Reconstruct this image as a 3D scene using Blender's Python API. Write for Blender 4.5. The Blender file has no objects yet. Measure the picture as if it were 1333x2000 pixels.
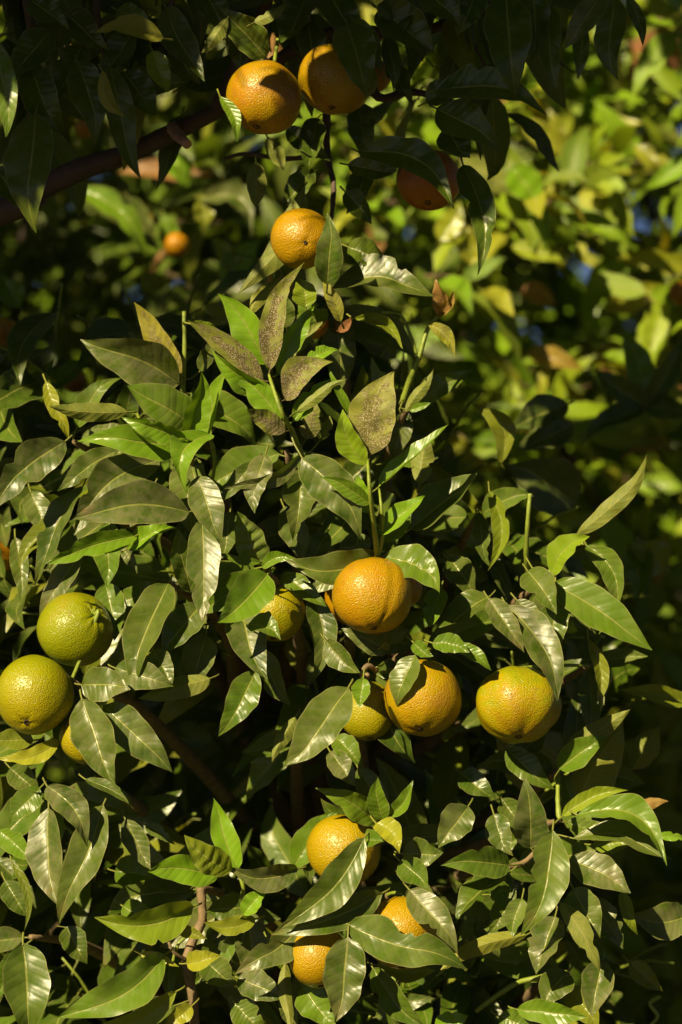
import bpy, math, random
import numpy as np
from mathutils import Vector, Matrix

# ------------------------------------------------------------------ camera, sky, sun, exposure
S = bpy.context.scene
COL = S.collection
D0, ZC, PXM = 2.6, 1.35, 0.00048           # focus distance, camera height, metres per photo pixel there
cam_d = bpy.data.cameras.new('camera')
cam = bpy.data.objects.new('camera', cam_d)
COL.objects.link(cam)
cam.location = (0, -D0, ZC)
cam.rotation_euler = (math.radians(90), 0, 0)
cam_d.sensor_fit = 'VERTICAL'
cam_d.sensor_height = 36
cam_d.lens = 36 * D0 / (2000 * PXM)
cam_d.clip_start, cam_d.clip_end = 0.05, 2000
cam_d.dof.use_dof = True
cam_d.dof.focus_distance = D0 - 0.03
cam_d.dof.aperture_fstop = 4.0
cam_d.dof.aperture_blades = 9
S.camera = cam

SUN = Vector((-0.46, -0.66, 0.56)).normalized()       # towards the sun
W = bpy.data.worlds.new('World')
S.world = W
W.use_nodes = True
wn = W.node_tree.nodes
sky = wn.new('ShaderNodeTexSky')
sky.sky_type = 'NISHITA'
sky.sun_disc = False
sky.sun_elevation = math.asin(SUN.z)
sky.sun_rotation = math.atan2(SUN.x, SUN.y)
sky.air_density = 0.12
sky.dust_density = 0.2
sky.ozone_density = 0.1
W.node_tree.links.new(sky.outputs[0], wn['Background'].inputs[0])
wn['Background'].inputs[1].default_value = 0.05
sl = bpy.data.lights.new('sun', 'SUN')
sl.energy = 5.0
sl.angle = math.radians(0.53)
sl.color = (1.0, 0.82, 0.48)
so = bpy.data.objects.new('sun', sl)
COL.objects.link(so)
so.rotation_euler = (-SUN).to_track_quat('-Z', 'Y').to_euler()
so.location = SUN * 20
S.view_settings.view_transform = 'Standard'
S.view_settings.look = 'None'
S.view_settings.exposure = 1.08
S.view_settings.gamma = 1.0
S.cycles.use_denoising = True
S.cycles.max_bounces = 4
S.cycles.use_adaptive_sampling = True
S.cycles.adaptive_threshold = 0.025
S.cycles.transmission_bounces = 4
S.cycles.caustics_reflective = False
S.cycles.caustics_refractive = False
S.render.film_transparent = False

rng = random.Random(7)
nr = np.random.RandomState(11)


def P(px, py, y=0.0):
    """the place a step y (metres) behind the focus plane where photo position px, py lies"""
    k = (D0 + y) / D0
    return Vector(((px - 666.5) * PXM * k, y, ZC - (py - 1000) * PXM * k))


def to_px(p):
    k = D0 / (D0 + p[1])
    return p[0] * k / PXM + 666.5, 1000 - (p[2] - ZC) * k / PXM


# ------------------------------------------------------------------ materials
class NT:
    def __init__(s, name):
        s.m = bpy.data.materials.new(name)
        s.m.use_nodes = True
        s.t = s.m.node_tree
        s.t.nodes.clear()
        s.out = s.n('ShaderNodeOutputMaterial')

    def n(s, typ, **kw):
        nd = s.t.nodes.new(typ)
        for k, v in kw.items():
            setattr(nd, k, v)
        return nd

    def put(s, sock, v):
        if isinstance(v, bpy.types.NodeSocket):
            s.t.links.new(v, sock)
        elif isinstance(v, (tuple, list)):
            sock.default_value = (*v, 1.0) if len(v) == 3 and sock.type == 'RGBA' else v
        else:
            sock.default_value = v

    def math(s, op, a, b=0.0, c=0.0, clamp=False):
        nd = s.n('ShaderNodeMath', operation=op, use_clamp=clamp)
        for i, v in enumerate((a, b, c)):
            s.put(nd.inputs[i], v)
        return nd.outputs[0]

    def step(s, x, lo, hi, a=0.0, b=1.0):
        nd = s.n('ShaderNodeMapRange', interpolation_type='SMOOTHSTEP')
        for i, v in enumerate((x, lo, hi, a, b)):
            s.put(nd.inputs[i], v)
        return nd.outputs[0]

    def mix(s, f, a, b):
        nd = s.n('ShaderNodeMix', data_type='RGBA')
        s.put(nd.inputs[0], f)
        s.put(nd.inputs[6], a)
        s.put(nd.inputs[7], b)
        return nd.outputs[2]

    def noise(s, vec, scale, detail=2.0, rough=0.5):
        nd = s.n('ShaderNodeTexNoise')
        if vec is not None:
            s.put(nd.inputs['Vector'], vec)
        nd.inputs['Scale'].default_value = scale
        nd.inputs['Detail'].default_value = detail
        nd.inputs['Roughness'].default_value = rough
        return nd.outputs['Fac']


def leaf_material():
    g = NT('citrus_leaf')
    uv = g.n('ShaderNodeUVMap', uv_map='UVMap').outputs[0]
    sep = g.n('ShaderNodeSeparateXYZ')
    g.put(sep.inputs[0], uv)
    u, v = sep.outputs[0], sep.outputs[1]
    au = g.math('MULTIPLY', g.math('ABSOLUTE', g.math('SUBTRACT', u, 0.5)), 2.0)
    at = g.n('ShaderNodeAttribute', attribute_name='tint')
    sc = g.n('ShaderNodeSeparateColor')
    g.put(sc.inputs[0], at.outputs['Color'])
    young, yellow, speck, dust = sc.outputs[0], sc.outputs[1], sc.outputs[2], at.outputs['Alpha']
    tc = g.n('ShaderNodeTexCoord').outputs['Object']
    rnd = g.n('ShaderNodeObjectInfo').outputs['Random']
    shift = g.n('ShaderNodeVectorMath', operation='ADD')
    comb = g.n('ShaderNodeCombineXYZ')
    g.put(comb.inputs[0], g.math('MULTIPLY', rnd, 37.0))
    g.put(shift.inputs[0], tc)
    g.put(shift.inputs[1], comb.outputs[0])
    pos = shift.outputs[0]
    n1 = g.noise(pos, 45, 3.0, 0.6)
    n2 = g.noise(pos, 160, 3.0, 0.65)
    n3 = g.noise(pos, 700, 2.0, 0.6)
    mid = g.step(au, 0.025, 0.07, 1.0, 0.0)
    v0 = g.math('SUBTRACT', v, g.math('MULTIPLY', au, 0.13))
    tri = g.math('PINGPONG', g.math('ADD', g.math('MULTIPLY', v0, 9.5), g.math('MULTIPLY', n1, 0.5)), 0.5)
    vein = g.math('MULTIPLY', g.step(tri, 0.0, 0.10, 1.0, 0.0), g.step(au, 0.55, 0.95, 1.0, 0.0))
    edge = g.step(au, 0.93, 0.99)
    # upper face
    top = g.mix(g.step(n1, 0.3, 0.75), (0.030, 0.066, 0.004), (0.076, 0.122, 0.006))
    top = g.mix(g.math('MULTIPLY', g.step(n2, 0.45, 0.68), 0.35), top, (0.022, 0.040, 0.004))
    top = g.mix(g.math('MULTIPLY', g.step(n3, 0.50, 0.72), 0.22), top, (0.12, 0.13, 0.03))
    top = g.mix(g.math('MULTIPLY', rnd, 0.35), top, (0.102, 0.130, 0.007))
    top = g.mix(young, top, (0.165, 0.315, 0.006))
    top = g.mix(g.math('MINIMUM', yellow, 1.0), top, g.mix(n2, (0.34, 0.30, 0.012), (0.21, 0.27, 0.016)))
    top = g.mix(g.math('MULTIPLY', vein, 0.16), top, (0.16, 0.20, 0.04))
    dm = g.math('MULTIPLY', dust, g.step(g.math('ADD', g.math('MULTIPLY', n1, 0.6), g.math('MULTIPLY', n2, 0.5)), 0.35, 0.72))
    top = g.mix(g.math('MULTIPLY', dm, 0.48), top, (0.215, 0.180, 0.110))
    top = g.mix(g.math('MULTIPLY', mid, 0.7), top, (0.26, 0.27, 0.06))
    # lower face
    und = g.mix(g.step(n2, 0.3, 0.7), (0.175, 0.190, 0.026), (0.130, 0.165, 0.024))
    und = g.mix(g.math('MULTIPLY', young, 0.6), und, (0.20, 0.28, 0.030))
    und = g.mix(g.math('MULTIPLY', g.math('MINIMUM', yellow, 1.0), 0.8), und, (0.36, 0.30, 0.02))
    und = g.mix(g.math('MULTIPLY', g.math('MAXIMUM', mid, g.math('MULTIPLY', vein, 0.6)), 0.6), und, (0.30, 0.29, 0.07))
    back = g.n('ShaderNodeNewGeometry').outputs['Backfacing']
    col = g.mix(back, top, und)
    col = g.mix(g.math('MULTIPLY', edge, 0.5), col, (0.28, 0.26, 0.10))
    # scale-insect crust on some leaves
    mp = g.n('ShaderNodeVectorMath', operation='MULTIPLY')
    g.put(mp.inputs[0], uv)
    mp.inputs[1].default_value = (1, 2.6, 1)
    patch = g.noise(mp.outputs[0], 2.6, 3.0, 0.6)
    sm = g.math('MULTIPLY', speck, g.step(g.math('SUBTRACT', g.math('ADD', patch, g.math('MULTIPLY', n2, 0.35)), g.math('ADD', g.math('MULTIPLY', v, 0.22), g.math('MULTIPLY', au, 0.10))), 0.42, 0.60))
    vor = g.n('ShaderNodeTexVoronoi')
    g.put(vor.inputs['Vector'], mp.outputs[0])
    vor.inputs['Scale'].default_value = 30
    dots = g.step(vor.outputs['Distance'], 0.20, 0.36, 1.0, 0.0)
    col = g.mix(g.math('MULTIPLY', sm, 0.75), col, (0.075, 0.045, 0.018))
    col = g.mix(g.math('MULTIPLY', sm, dots), col, (0.75, 0.62, 0.46))
    # scattered small pale and brown spots
    spot = g.step(n3, 0.73, 0.80)
    col = g.mix(g.math('MULTIPLY', spot, g.math('MULTIPLY', dust, 0.6)), col, (0.30, 0.24, 0.13))
    rusty = g.math('MULTIPLY', g.step(g.math('ADD', g.math('MULTIPLY', v, 0.5), n1), 0.98, 1.15), dust)
    col = g.mix(g.math('MULTIPLY', rusty, 0.6), col, (0.16, 0.085, 0.035))
    dry = g.math('SUBTRACT', yellow, 1.0, clamp=True)
    col = g.mix(dry, col, g.mix(n1, (0.30, 0.13, 0.05), (0.16, 0.075, 0.035)))
    h = g.math('ADD', g.math('MULTIPLY', n2, 0.45), g.math('MULTIPLY', vein, -0.10))
    h = g.math('ADD', h, g.math('MULTIPLY', mid, -0.22))
    h = g.math('ADD', g.math('ADD', g.noise(pos, 48, 1.0), g.math('MULTIPLY', g.noise(pos, 150, 1.0), 0.16)), g.math('MULTIPLY', mid, -0.22))
    h = g.math('ADD', h, g.math('MULTIPLY', g.step(tri, 0.0, 0.35), 0.13))
    bump = g.n('ShaderNodeBump')
    bump.inputs['Strength'].default_value = 0.5
    bump.inputs['Distance'].default_value = 0.0024
    g.put(bump.inputs['Height'], h)
    pr = g.n('ShaderNodeBsdfPrincipled')
    g.put(pr.inputs['Base Color'], col)
    ro = g.math('ADD', g.math('MULTIPLY', n2, 0.14), 0.25)
    ro = g.math('ADD', ro, g.math('MULTIPLY', dm, 0.12))
    ro = g.math('ADD', ro, g.math('MULTIPLY', back, 0.25))
    ro = g.math('ADD', ro, g.math('MULTIPLY', sm, 0.25))
    g.put(pr.inputs['Roughness'], ro)
    pr.inputs['Specular IOR Level'].default_value = 0.40
    g.put(pr.inputs['Normal'], bump.outputs[0])
    tr = g.n('ShaderNodeBsdfTranslucent')
    tcol = g.mix(young, (0.13, 0.19, 0.008), (0.26, 0.42, 0.012))
    tcol = g.mix(g.math('MINIMUM', yellow, 1.0), tcol, (0.55, 0.42, 0.01))
    tcol = g.mix(g.math('MULTIPLY', sm, 0.8), tcol, (0.02, 0.015, 0.005))
    g.put(tr.inputs['Color'], tcol)
    mx = g.n('ShaderNodeMixShader')
    mx.inputs[0].default_value = 0.25
    g.t.links.new(pr.outputs[0], mx.inputs[1])
    g.t.links.new(tr.outputs[0], mx.inputs[2])
    g.t.links.new(mx.outputs[0], g.out.inputs[0])
    return g.m


def fruit_material():
    g = NT('orange_peel')
    oi = g.n('ShaderNodeObjectInfo')
    sc = g.n('ShaderNodeSeparateColor')
    g.put(sc.inputs[0], oi.outputs['Color'])
    ripe, grad, mott = sc.outputs[0], sc.outputs[1], sc.outputs[2]
    tc = g.n('ShaderNodeTexCoord').outputs['Object']
    sh = g.n('ShaderNodeVectorMath', operation='ADD')
    g.put(sh.inputs[0], tc)
    cb = g.n('ShaderNodeCombineXYZ')
    g.put(cb.inputs[1], g.math('MULTIPLY', oi.outputs['Random'], 9.0))
    g.put(sh.inputs[1], cb.outputs[0])
    p = sh.outputs[0]
    z = g.n('ShaderNodeSeparateXYZ')
    g.put(z.inputs[0], tc)
    zz = g.math('MULTIPLY', z.outputs[2], -13.5)
    big = g.noise(p, 26, 3.0, 0.6)
    med = g.noise(p, 95, 4.0, 0.65)
    fine = g.noise(p, 420, 3.0, 0.6)
    r = g.math('ADD', ripe, g.math('MULTIPLY', zz, grad))
    r = g.math('ADD', r, g.math('MULTIPLY', g.math('SUBTRACT', big, 0.5), mott))
    r = g.math('ADD', r, g.math('MULTIPLY', g.math('SUBTRACT', med, 0.5), g.math('MULTIPLY', mott, 0.7)))
    ramp = g.n('ShaderNodeValToRGB')
    el = ramp.color_ramp.elements
    el[0].position, el[0].color = 0.0, (0.140, 0.185, 0.002, 1)
    el[1].position, el[1].color = 1.0, (0.340, 0.110, 0.0015, 1)
    for pos, c in ((0.28, (0.225, 0.218, 0.002, 1)), (0.5, (0.285, 0.208, 0.0015, 1)), (0.75, (0.320, 0.180, 0.0015, 1))):
        e = el.new(pos)
        e.color = c
    g.put(ramp.inputs[0], r)
    col = ramp.outputs[0]
    col = g.mix(g.math('MULTIPLY', g.step(med, 0.60, 0.74), g.math('MULTIPLY', mott, 0.5)), col, (0.10, 0.075, 0.012))
    col = g.mix(g.math('MULTIPLY', g.step(fine, 0.68, 0.76), 0.45), col, (0.13, 0.07, 0.015))
    col = g.mix(g.math('MULTIPLY', g.step(big, 0.58, 0.70), g.math('ADD', 0.15, g.math('MULTIPLY', mott, 0.6))), col, g.mix(fine, (0.20, 0.105, 0.012), (0.30, 0.17, 0.02)))
    scuff = g.step(g.noise(p, 60, 5.0, 0.75), 0.62, 0.70)
    col = g.mix(g.math('MULTIPLY', scuff, 0.5), col, (0.16, 0.085, 0.018))
    col = g.mix(g.math('MULTIPLY', g.step(g.noise(p, 330, 1.0), 0.80, 0.84), 0.8), col, (0.55, 0.45, 0.30))
    vor = g.n('ShaderNodeTexVoronoi')
    g.put(vor.inputs['Vector'], p)
    vor.inputs['Scale'].default_value = 640
    pore = g.step(vor.outputs['Distance'], 0.1, 0.55, 0.0, 1.0)
    h = g.math('ADD', g.math('MULTIPLY', pore, 0.6), g.math('MULTIPLY', fine, 0.9))
    h = g.math('ADD', h, g.math('MULTIPLY', med, 1.2))
    bump = g.n('ShaderNodeBump')
    bump.inputs['Strength'].default_value = 0.7
    bump.inputs['Distance'].default_value = 0.0008
    g.put(bump.inputs['Height'], h)
    pr = g.n('ShaderNodeBsdfPrincipled')
    g.put(pr.inputs['Base Color'], col)
    g.put(pr.inputs['Roughness'], g.math('ADD', g.math('MULTIPLY', med, 0.12), 0.24))
    pr.inputs['Specular IOR Level'].default_value = 0.38
    pr.inputs['Subsurface Weight'].default_value = 0.0
    g.put(pr.inputs['Normal'], bump.outputs[0])
    g.t.links.new(pr.outputs[0], g.out.inputs[0])
    return g.m


def bark_material(name, a, b, scale=60, rough=0.75):
    g = NT(name)
    tc = g.n('ShaderNodeTexCoord').outputs['Object']
    n1 = g.noise(tc, scale, 5.0, 0.65)
    n2 = g.noise(tc, scale * 5, 3.0, 0.6)
    col = g.mix(g.step(n1, 0.3, 0.7), a, b)
    col = g.mix(g.math('MULTIPLY', g.step(n2, 0.6, 0.75), 0.5), col, tuple(c * 0.45 for c in a))
    bump = g.n('ShaderNodeBump')
    bump.inputs['Strength'].default_value = 0.6
    bump.inputs['Distance'].default_value = 0.0015
    g.put(bump.inputs['Height'], g.math('ADD', n1, g.math('MULTIPLY', n2, 0.4)))
    pr = g.n('ShaderNodeBsdfPrincipled')
    g.put(pr.inputs['Base Color'], col)
    pr.inputs['Roughness'].default_value = rough
    g.put(pr.inputs['Normal'], bump.outputs[0])
    g.t.links.new(pr.outputs[0], g.out.inputs[0])
    return g.m


def ground_material():
    g = NT('orchard_soil')
    tc = g.n('ShaderNodeTexCoord').outputs['Object']
    n1 = g.noise(tc, 0.9, 5.0, 0.6)
    n2 = g.noise(tc, 14, 5.0, 0.7)
    col = g.mix(g.step(n1, 0.4, 0.62), (0.085, 0.060, 0.036), (0.050, 0.065, 0.018))
    col = g.mix(g.math('MULTIPLY', n2, 0.6), col, (0.035, 0.026, 0.016))
    bump = g.n('ShaderNodeBump')
    bump.inputs['Distance'].default_value = 0.03
    g.put(bump.inputs['Height'], n2)
    pr = g.n('ShaderNodeBsdfPrincipled')
    g.put(pr.inputs['Base Color'], col)
    pr.inputs['Roughness'].default_value = 0.95
    g.put(pr.inputs['Normal'], bump.outputs[0])
    g.t.links.new(pr.outputs[0], g.out.inputs[0])
    return g.m


M_LEAF = leaf_material()
M_FRUIT = fruit_material()
M_BARK = bark_material('brown_bark', (0.085, 0.052, 0.034), (0.050, 0.034, 0.025), 40)
M_TWIG = bark_material('tan_twig', (0.20, 0.135, 0.065), (0.12, 0.085, 0.040), 120)
M_GREEN = bark_material('green_twig', (0.20, 0.25, 0.025), (0.15, 0.20, 0.020), 150, 0.45)
M_CUT = bark_material('pale_cut_wood', (0.42, 0.24, 0.15), (0.34, 0.19, 0.12), 90)
M_SCAR = bark_material('blossom_scar', (0.050, 0.030, 0.014), (0.085, 0.050, 0.020), 300)
M_SOIL = ground_material()


# ------------------------------------------------------------------ mesh helpers
def mesh_from(name, V, F, mat, uv=None, tint=None, smooth=True):
    V = np.asarray(V, dtype=np.float32)
    me = bpy.data.meshes.new(name)
    if isinstance(F, np.ndarray) and F.ndim == 2:
        n, k = F.shape
        me.vertices.add(len(V))
        me.vertices.foreach_set('co', V.ravel())
        me.loops.add(n * k)
        me.loops.foreach_set('vertex_index', F.astype(np.int32).ravel())
        me.polygons.add(n)
        me.polygons.foreach_set('loop_start', np.arange(0, n * k, k, dtype=np.int32))
        me.update(calc_edges=True)
        loops = F.ravel()
    else:
        me.from_pydata([tuple(v) for v in V], [], [tuple(f) for f in F])
        loops = np.array([i for f in F for i in f])
    if uv is not None:
        lay = me.uv_layers.new(name='UVMap')
        lay.data.foreach_set('uv', np.asarray(uv, dtype=np.float32)[loops].ravel())
    if tint is not None:
        a = me.color_attributes.new('tint', 'FLOAT_COLOR', 'POINT')
        t = np.asarray(tint, dtype=np.float32)
        if t.ndim == 1:
            t = np.tile(t, (len(V), 1))
        a.data.foreach_set('color', t.ravel())
    if smooth:
        me.polygons.foreach_set('use_smooth', np.ones(len(me.polygons), dtype=bool))
    me.materials.append(mat)
    me.update()
    return me


def link(name, me, parent=None, loc=(0, 0, 0)):
    o = bpy.data.objects.new(name, me)
    COL.objects.link(o)
    o.location = loc
    if parent is not None:
        o.parent = parent
        if parent.parent is None:
            o.location = Vector(loc) - parent.location
    return o


def tag(o, label=None, cat=None, group=None, kind=None):
    for k, v in (('label', label), ('category', cat), ('group', group), ('kind', kind)):
        if v:
            o[k] = v
    return o


def empty(name, loc, label, cat, group=None):
    o = bpy.data.objects.new(name, None)
    o.empty_display_size = 0.05
    COL.objects.link(o)
    o.location = loc
    return tag(o, label, cat, group)


def smooth_path(pts, n=5):
    pts = [Vector(p) for p in pts]
    if len(pts) < 3:
        return [pts[0].lerp(pts[-1], i / n) for i in range(n + 1)]
    out = []
    for i in range(len(pts) - 1):
        p0, p1, p2, p3 = pts[max(i - 1, 0)], pts[i], pts[i + 1], pts[min(i + 2, len(pts) - 1)]
        for k in range(n):
            t = k / n
            out.append(0.5 * ((2 * p1) + (p2 - p0) * t + (2 * p0 - 5 * p1 + 4 * p2 - p3) * t * t
                              + (3 * p1 - p0 - 3 * p2 + p3) * t ** 3))
    out.append(pts[-1])
    return out


def tube(path, r0, r1, sides=8, knob=0.0, seed=0):
    rr = random.Random(seed)
    V, F = [], []
    n = len(path)
    up = Vector((0.3, 0.9, 0.2)).normalized()
    for i, p in enumerate(path):
        d = (path[min(i + 1, n - 1)] - path[max(i - 1, 0)])
        d = d.normalized() if d.length > 1e-9 else Vector((0, 0, 1))
        a = d.cross(up)
        a = a.normalized() if a.length > 1e-4 else d.orthogonal().normalized()
        b = d.cross(a)
        t = i / max(n - 1, 1)
        r = (r0 + (r1 - r0) * t) * (1 + knob * (rr.random() - 0.4))
        for s in range(sides):
            w = 2 * math.pi * s / sides
            V.append(p + (a * math.cos(w) + b * math.sin(w)) * r * (1 + knob * 0.4 * (rr.random() - 0.5)))
    for i in range(n - 1):
        for s in range(sides):
            s2 = (s + 1) % sides
            F.append((i * sides + s, i * sides + s2, (i + 1) * sides + s2, (i + 1) * sides + s))
    V.append(path[0]); V.append(path[-1])
    for s in range(sides):
        s2 = (s + 1) % sides
        F.append((len(V) - 2, s2, s))
        F.append((len(V) - 1, (n - 1) * sides + s, (n - 1) * sides + s2))
    return V, F


def add_tube(name, pts, r0, r1, mat, parent, sides=8, knob=0.15, n=5, seed=0):
    path = smooth_path(pts, n)
    V, F = tube(path, r0, r1, sides, knob, seed)
    o0 = path[0].copy()
    me = mesh_from(name, [v - o0 for v in V], F, mat)
    return link(name, me, parent, o0)


# ------------------------------------------------------------------ leaves
def leaf_geo(L, w, a, s, n, fold=0.25, arch=0.06, ap=1.0, bend=0.0, twist=0.0, wave=0.05, seed=0,
             nu=6, nv=14, pet=None, shape=0.0, nbump=0.0):
    """one leaf blade with its stalk: base at the origin, tip at a*L; s right, n the upper side"""
    rr = random.Random(seed)
    ph1, ph2, ph3 = rr.random() * 6.28, rr.random() * 6.28, rr.random() * 6.28
    fr = 2.0 + rr.random() * 2.2
    e1, e2 = 0.66 + shape, 1.02 - shape * 0.5
    vm = e1 / (e1 + e2)
    mx = vm ** e1 * (1 - vm) ** e2
    a, s, n = np.array(a), np.array(s), np.array(n)
    v = np.linspace(0, 1, nv + 1) ** 0.94
    u = np.array([-1, -.82, -.58, -.30, -.05, .05, .30, .58, .82, 1.0]) if nu == 9 else np.linspace(-1, 1, nu + 1)
    vv, uu = np.meshgrid(v, u, indexing='ij')
    prof = (np.clip(vv, 1e-4, 1) ** e1) * (np.clip(1 - vv, 0, 1) ** e2) / mx
    prof = np.maximum(prof, 0.022)
    irr = 1 + 0.055 * np.sin(vv * 9 + ph1 + np.sign(uu)) + 0.03 * np.sin(vv * 23 + ph2 + 2 * np.sign(uu))
    if rr.random() < 0.3:
        for _ in range(rr.randint(1, 2)):
            bv, bs, bw, bdp = rr.uniform(0.3, 0.85), rr.choice((-1, 1)), rr.uniform(0.03, 0.07), rr.uniform(0.2, 0.55)
            irr = irr * np.where(np.sign(uu) == bs, 1 - bdp * np.exp(-((vv - bv) / bw) ** 2), 1)
    hw = 0.5 * w * prof * irr
    tw = twist * (vv - 0.35)
    cf, sf = math.cos(fold), math.sin(fold)
    x = uu * hw * cf
    z = (np.abs(uu) ** 1.06) * hw * sf
    z = z + wave * w * (uu ** 2) * np.sin(fr * 6.28 * vv + ph1 + np.where(uu > 0, 0, 1.9)) * np.sin(np.pi * vv)
    z = z + 0.018 * w * np.sin(uu * 3.1 + ph3) * np.sin(vv * 17 + ph2)
    if nbump:
        z = z + nbump * w * np.sin(vv * 42 - np.abs(uu) * 4) * (1 - np.abs(uu) ** 3) * np.sin(np.pi * vv)
    x2 = x * np.cos(tw) - z * np.sin(tw)
    z2 = x * np.sin(tw) + z * np.cos(tw)
    z2 = z2 + arch * L * np.sin(np.pi * vv ** ap)
    x2 = x2 + bend * L * np.sin(np.pi * vv)
    tc, th2 = rr.uniform(-1.4, 0.7), rr.uniform(-0.9, 0.9)
    hook = np.clip(vv - 0.62, 0, 1) ** 2 * L
    z2 = z2 + tc * hook
    x2 = x2 + th2 * hook
    V = (vv * L)[..., None] * a + x2[..., None] * s + z2[..., None] * n
    V = V.reshape(-1, 3)
    uv = np.stack([(uu + 1) / 2, vv], -1).reshape(-1, 2)
    i, j = np.meshgrid(np.arange(nv), np.arange(nu), indexing='ij')
    q = (i * (nu + 1) + j).ravel()
    F = np.stack([q, q + 1, q + nu + 2, q + nu + 1], -1)
    if pet is not None:
        pet = np.array(pet)
        r = max(0.0008, 0.022 * w)
        base = len(V)
        a0 = a
        k = 4
        pts = []
        for t in np.linspace(0, 1, k):
            c = pet * t + a0 * np.linalg.norm(pet) * (-0.25) * math.sin(math.pi * t)
            c = c + a0 * L * 0.02 * (1 - t)
            for sgn in range(4):
                ang = sgn * math.pi / 2
                pts.append(c + (s * math.cos(ang) + n * math.sin(ang)) * r * (1 + 0.35 * t))
        V = np.vstack([V, np.array(pts)])
        uv = np.vstack([uv, np.tile([0.5, 0.02], (len(pts), 1))])
        ff = []
        for t in range(k - 1):
            for q0 in range(4):
                q1 = (q0 + 1) % 4
                ff.append((base + t * 4 + q0, base + t * 4 + q1, base + (t + 1) * 4 + q1, base + (t + 1) * 4 + q0))
        F = np.vstack([F, np.array(ff)])
    return V, F, uv


def frame(a, ref, roll):
    a = a.normalized()
    n = ref - a * ref.dot(a)
    if n.length < 1e-4:
        n = a.orthogonal()
    n.normalize()
    s = a.cross(n)
    c, d = math.cos(roll), math.sin(roll)
    n2 = n * c + s * d
    return a, a.cross(n2), n2


# ready-made leaves that the fuller foliage shares (length 1 along +Y, upper side +Z)
def variant(seed, nu, nv):
    rr = random.Random(seed)
    w = rr.uniform(0.30, 0.42)
    young = max(0.0, rr.gauss(0.04, 0.12))
    yel = 0.0 if rr.random() < 0.85 else rr.uniform(0.15, 0.6)
    V, F, uv = leaf_geo(1.0, w, (0, 1, 0), (1, 0, 0), (0, 0, 1), fold=rr.uniform(0.1, 0.5), arch=rr.uniform(-0.02, 0.16),
                        ap=rr.uniform(0.7, 1.2), bend=rr.uniform(-0.06, 0.06), twist=rr.uniform(-0.5, 0.5),
                        wave=rr.uniform(0.02, 0.09), seed=seed, nu=nu, nv=nv, pet=(0, -0.13, -0.04), shape=rr.uniform(-0.1, 0.12))
    tint = (min(young, 0.7), yel, 0.0, rr.uniform(0.0, 0.5))
    return V, F, uv, tint


VAR = [variant(100 + i, 4, 8) for i in range(18)]
VBG = [variant(300 + i, 4, 7) for i in range(14)]
for i, (V, F, uv, t) in enumerate(VBG):        # the trees behind are fresher and yellower
    rr = random.Random(i)
    VBG[i] = (V, F, uv, ((0.3, 0.6, 0.8, 1.0, 1.0)[i % 5], (0, 0.15, 0.3, 0.5, 0.9, 0.2)[i % 6], 0.0, rr.uniform(0, 0.4)))
VFAR = [variant(700 + i, 2, 5) for i in range(12)]
VFAR = [(V, F, uv, (0.3 + 0.05 * i, 0.1 * (i % 4), 0, 0.1)) for i, (V, F, uv, t) in enumerate(VFAR)]
VCO = [variant(100 + i, 2, 6) for i in range(18)]
VDRY = []
for i in range(4):
    V, F, uv, t = variant(500 + i, 4, 7)
    VDRY.append((V, F, uv, (0, 1.9, 0, 0.2)))


def as_meshes(vs, nm):
    return [mesh_from(nm, V, F, M_LEAF, uv, t) for V, F, uv, t in vs]


ME_VAR, ME_VBG, ME_DRY, ME_FAR = (as_meshes(q, 'leaf') for q in (VAR, VBG, VDRY, VFAR))


def leaf_obj(me, mat, parent):
    o = bpy.data.objects.new('leaf', me)
    COL.objects.link(o)
    o.parent = parent
    m = mat.copy()
    m.translation = m.translation - parent.location
    o.matrix_basis = m
    return o


def leaf_stuff(name, items, variants, parent):
    """many leaves too small or hidden to pick apart: one part"""
    if not items:
        return None
    VV, FF, UU, TT, off = [], [], [], [], 0
    loc = np.array(parent.location)
    jr = np.random.RandomState(5)
    for k, m in items:
        V, F, uv, t = variants[k]
        A = np.array(m)
        w = V @ A[:3, :3].T + A[:3, 3] - loc
        VV.append(w); FF.append(F + off); UU.append(uv)
        tt = np.array(t) * (1, 1, 1, 1)
        tt[0] = np.clip(tt[0] + jr.uniform(-0.1, 0.1), 0, 1)
        TT.append(np.tile(tt, (len(V), 1)))
        off += len(V)
    me = mesh_from(name, np.vstack(VV), np.vstack(FF), M_LEAF, np.vstack(UU), np.vstack(TT))
    o = bpy.data.objects.new(name, me)
    COL.objects.link(o)
    o.parent = parent
    o['kind'] = 'stuff'
    return o


def place(base, a, ref, roll, L):
    a, s, n = frame(a, ref, roll)
    m = Matrix.Identity(4)
    for i in range(3):
        m[i][0], m[i][1], m[i][2], m[i][3] = s[i] * L, a[i] * L, n[i] * L, base[i]
    return m


# ------------------------------------------------------------------ ground
gm = mesh_from('ground', [(-400, -400, 0), (400, -400, 0), (400, 400, 0), (-400, 400, 0)], [(0, 1, 2, 3)], M_SOIL, smooth=False)
tag(link('ground', gm), kind='structure')

# ------------------------------------------------------------------ the trees (roots)
MAIN = empty('orange_tree', (0.02, 0.62, 0), 'sunlit orange tree in sharp focus with dusty olive leaves and most of the fruit', 'orange tree')
OVER = empty('orange_tree', (-1.55, 0.35, 0), 'shaded orange tree whose dark brown limb and black leaves overhang the sunlit one', 'orange tree')
BGL = empty('orange_tree', (-0.75, 2.35, 0), 'dim dappled orange tree behind the thick brown limb', 'orange tree')
BGR = empty('orange_tree', (0.85, 2.15, 0), 'blurred bright yellow-green orange tree behind the lone fruit in shade', 'orange tree')
BGF = empty('orange_tree', (0.1, 4.6, 0), 'farthest blurred orange tree glimpsed in gaps behind the other trees', 'orange tree')

# ------------------------------------------------------------------ limbs and twigs
NODES = []                                   # sample points along twigs of the sunlit tree, for leaf stalks


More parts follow.
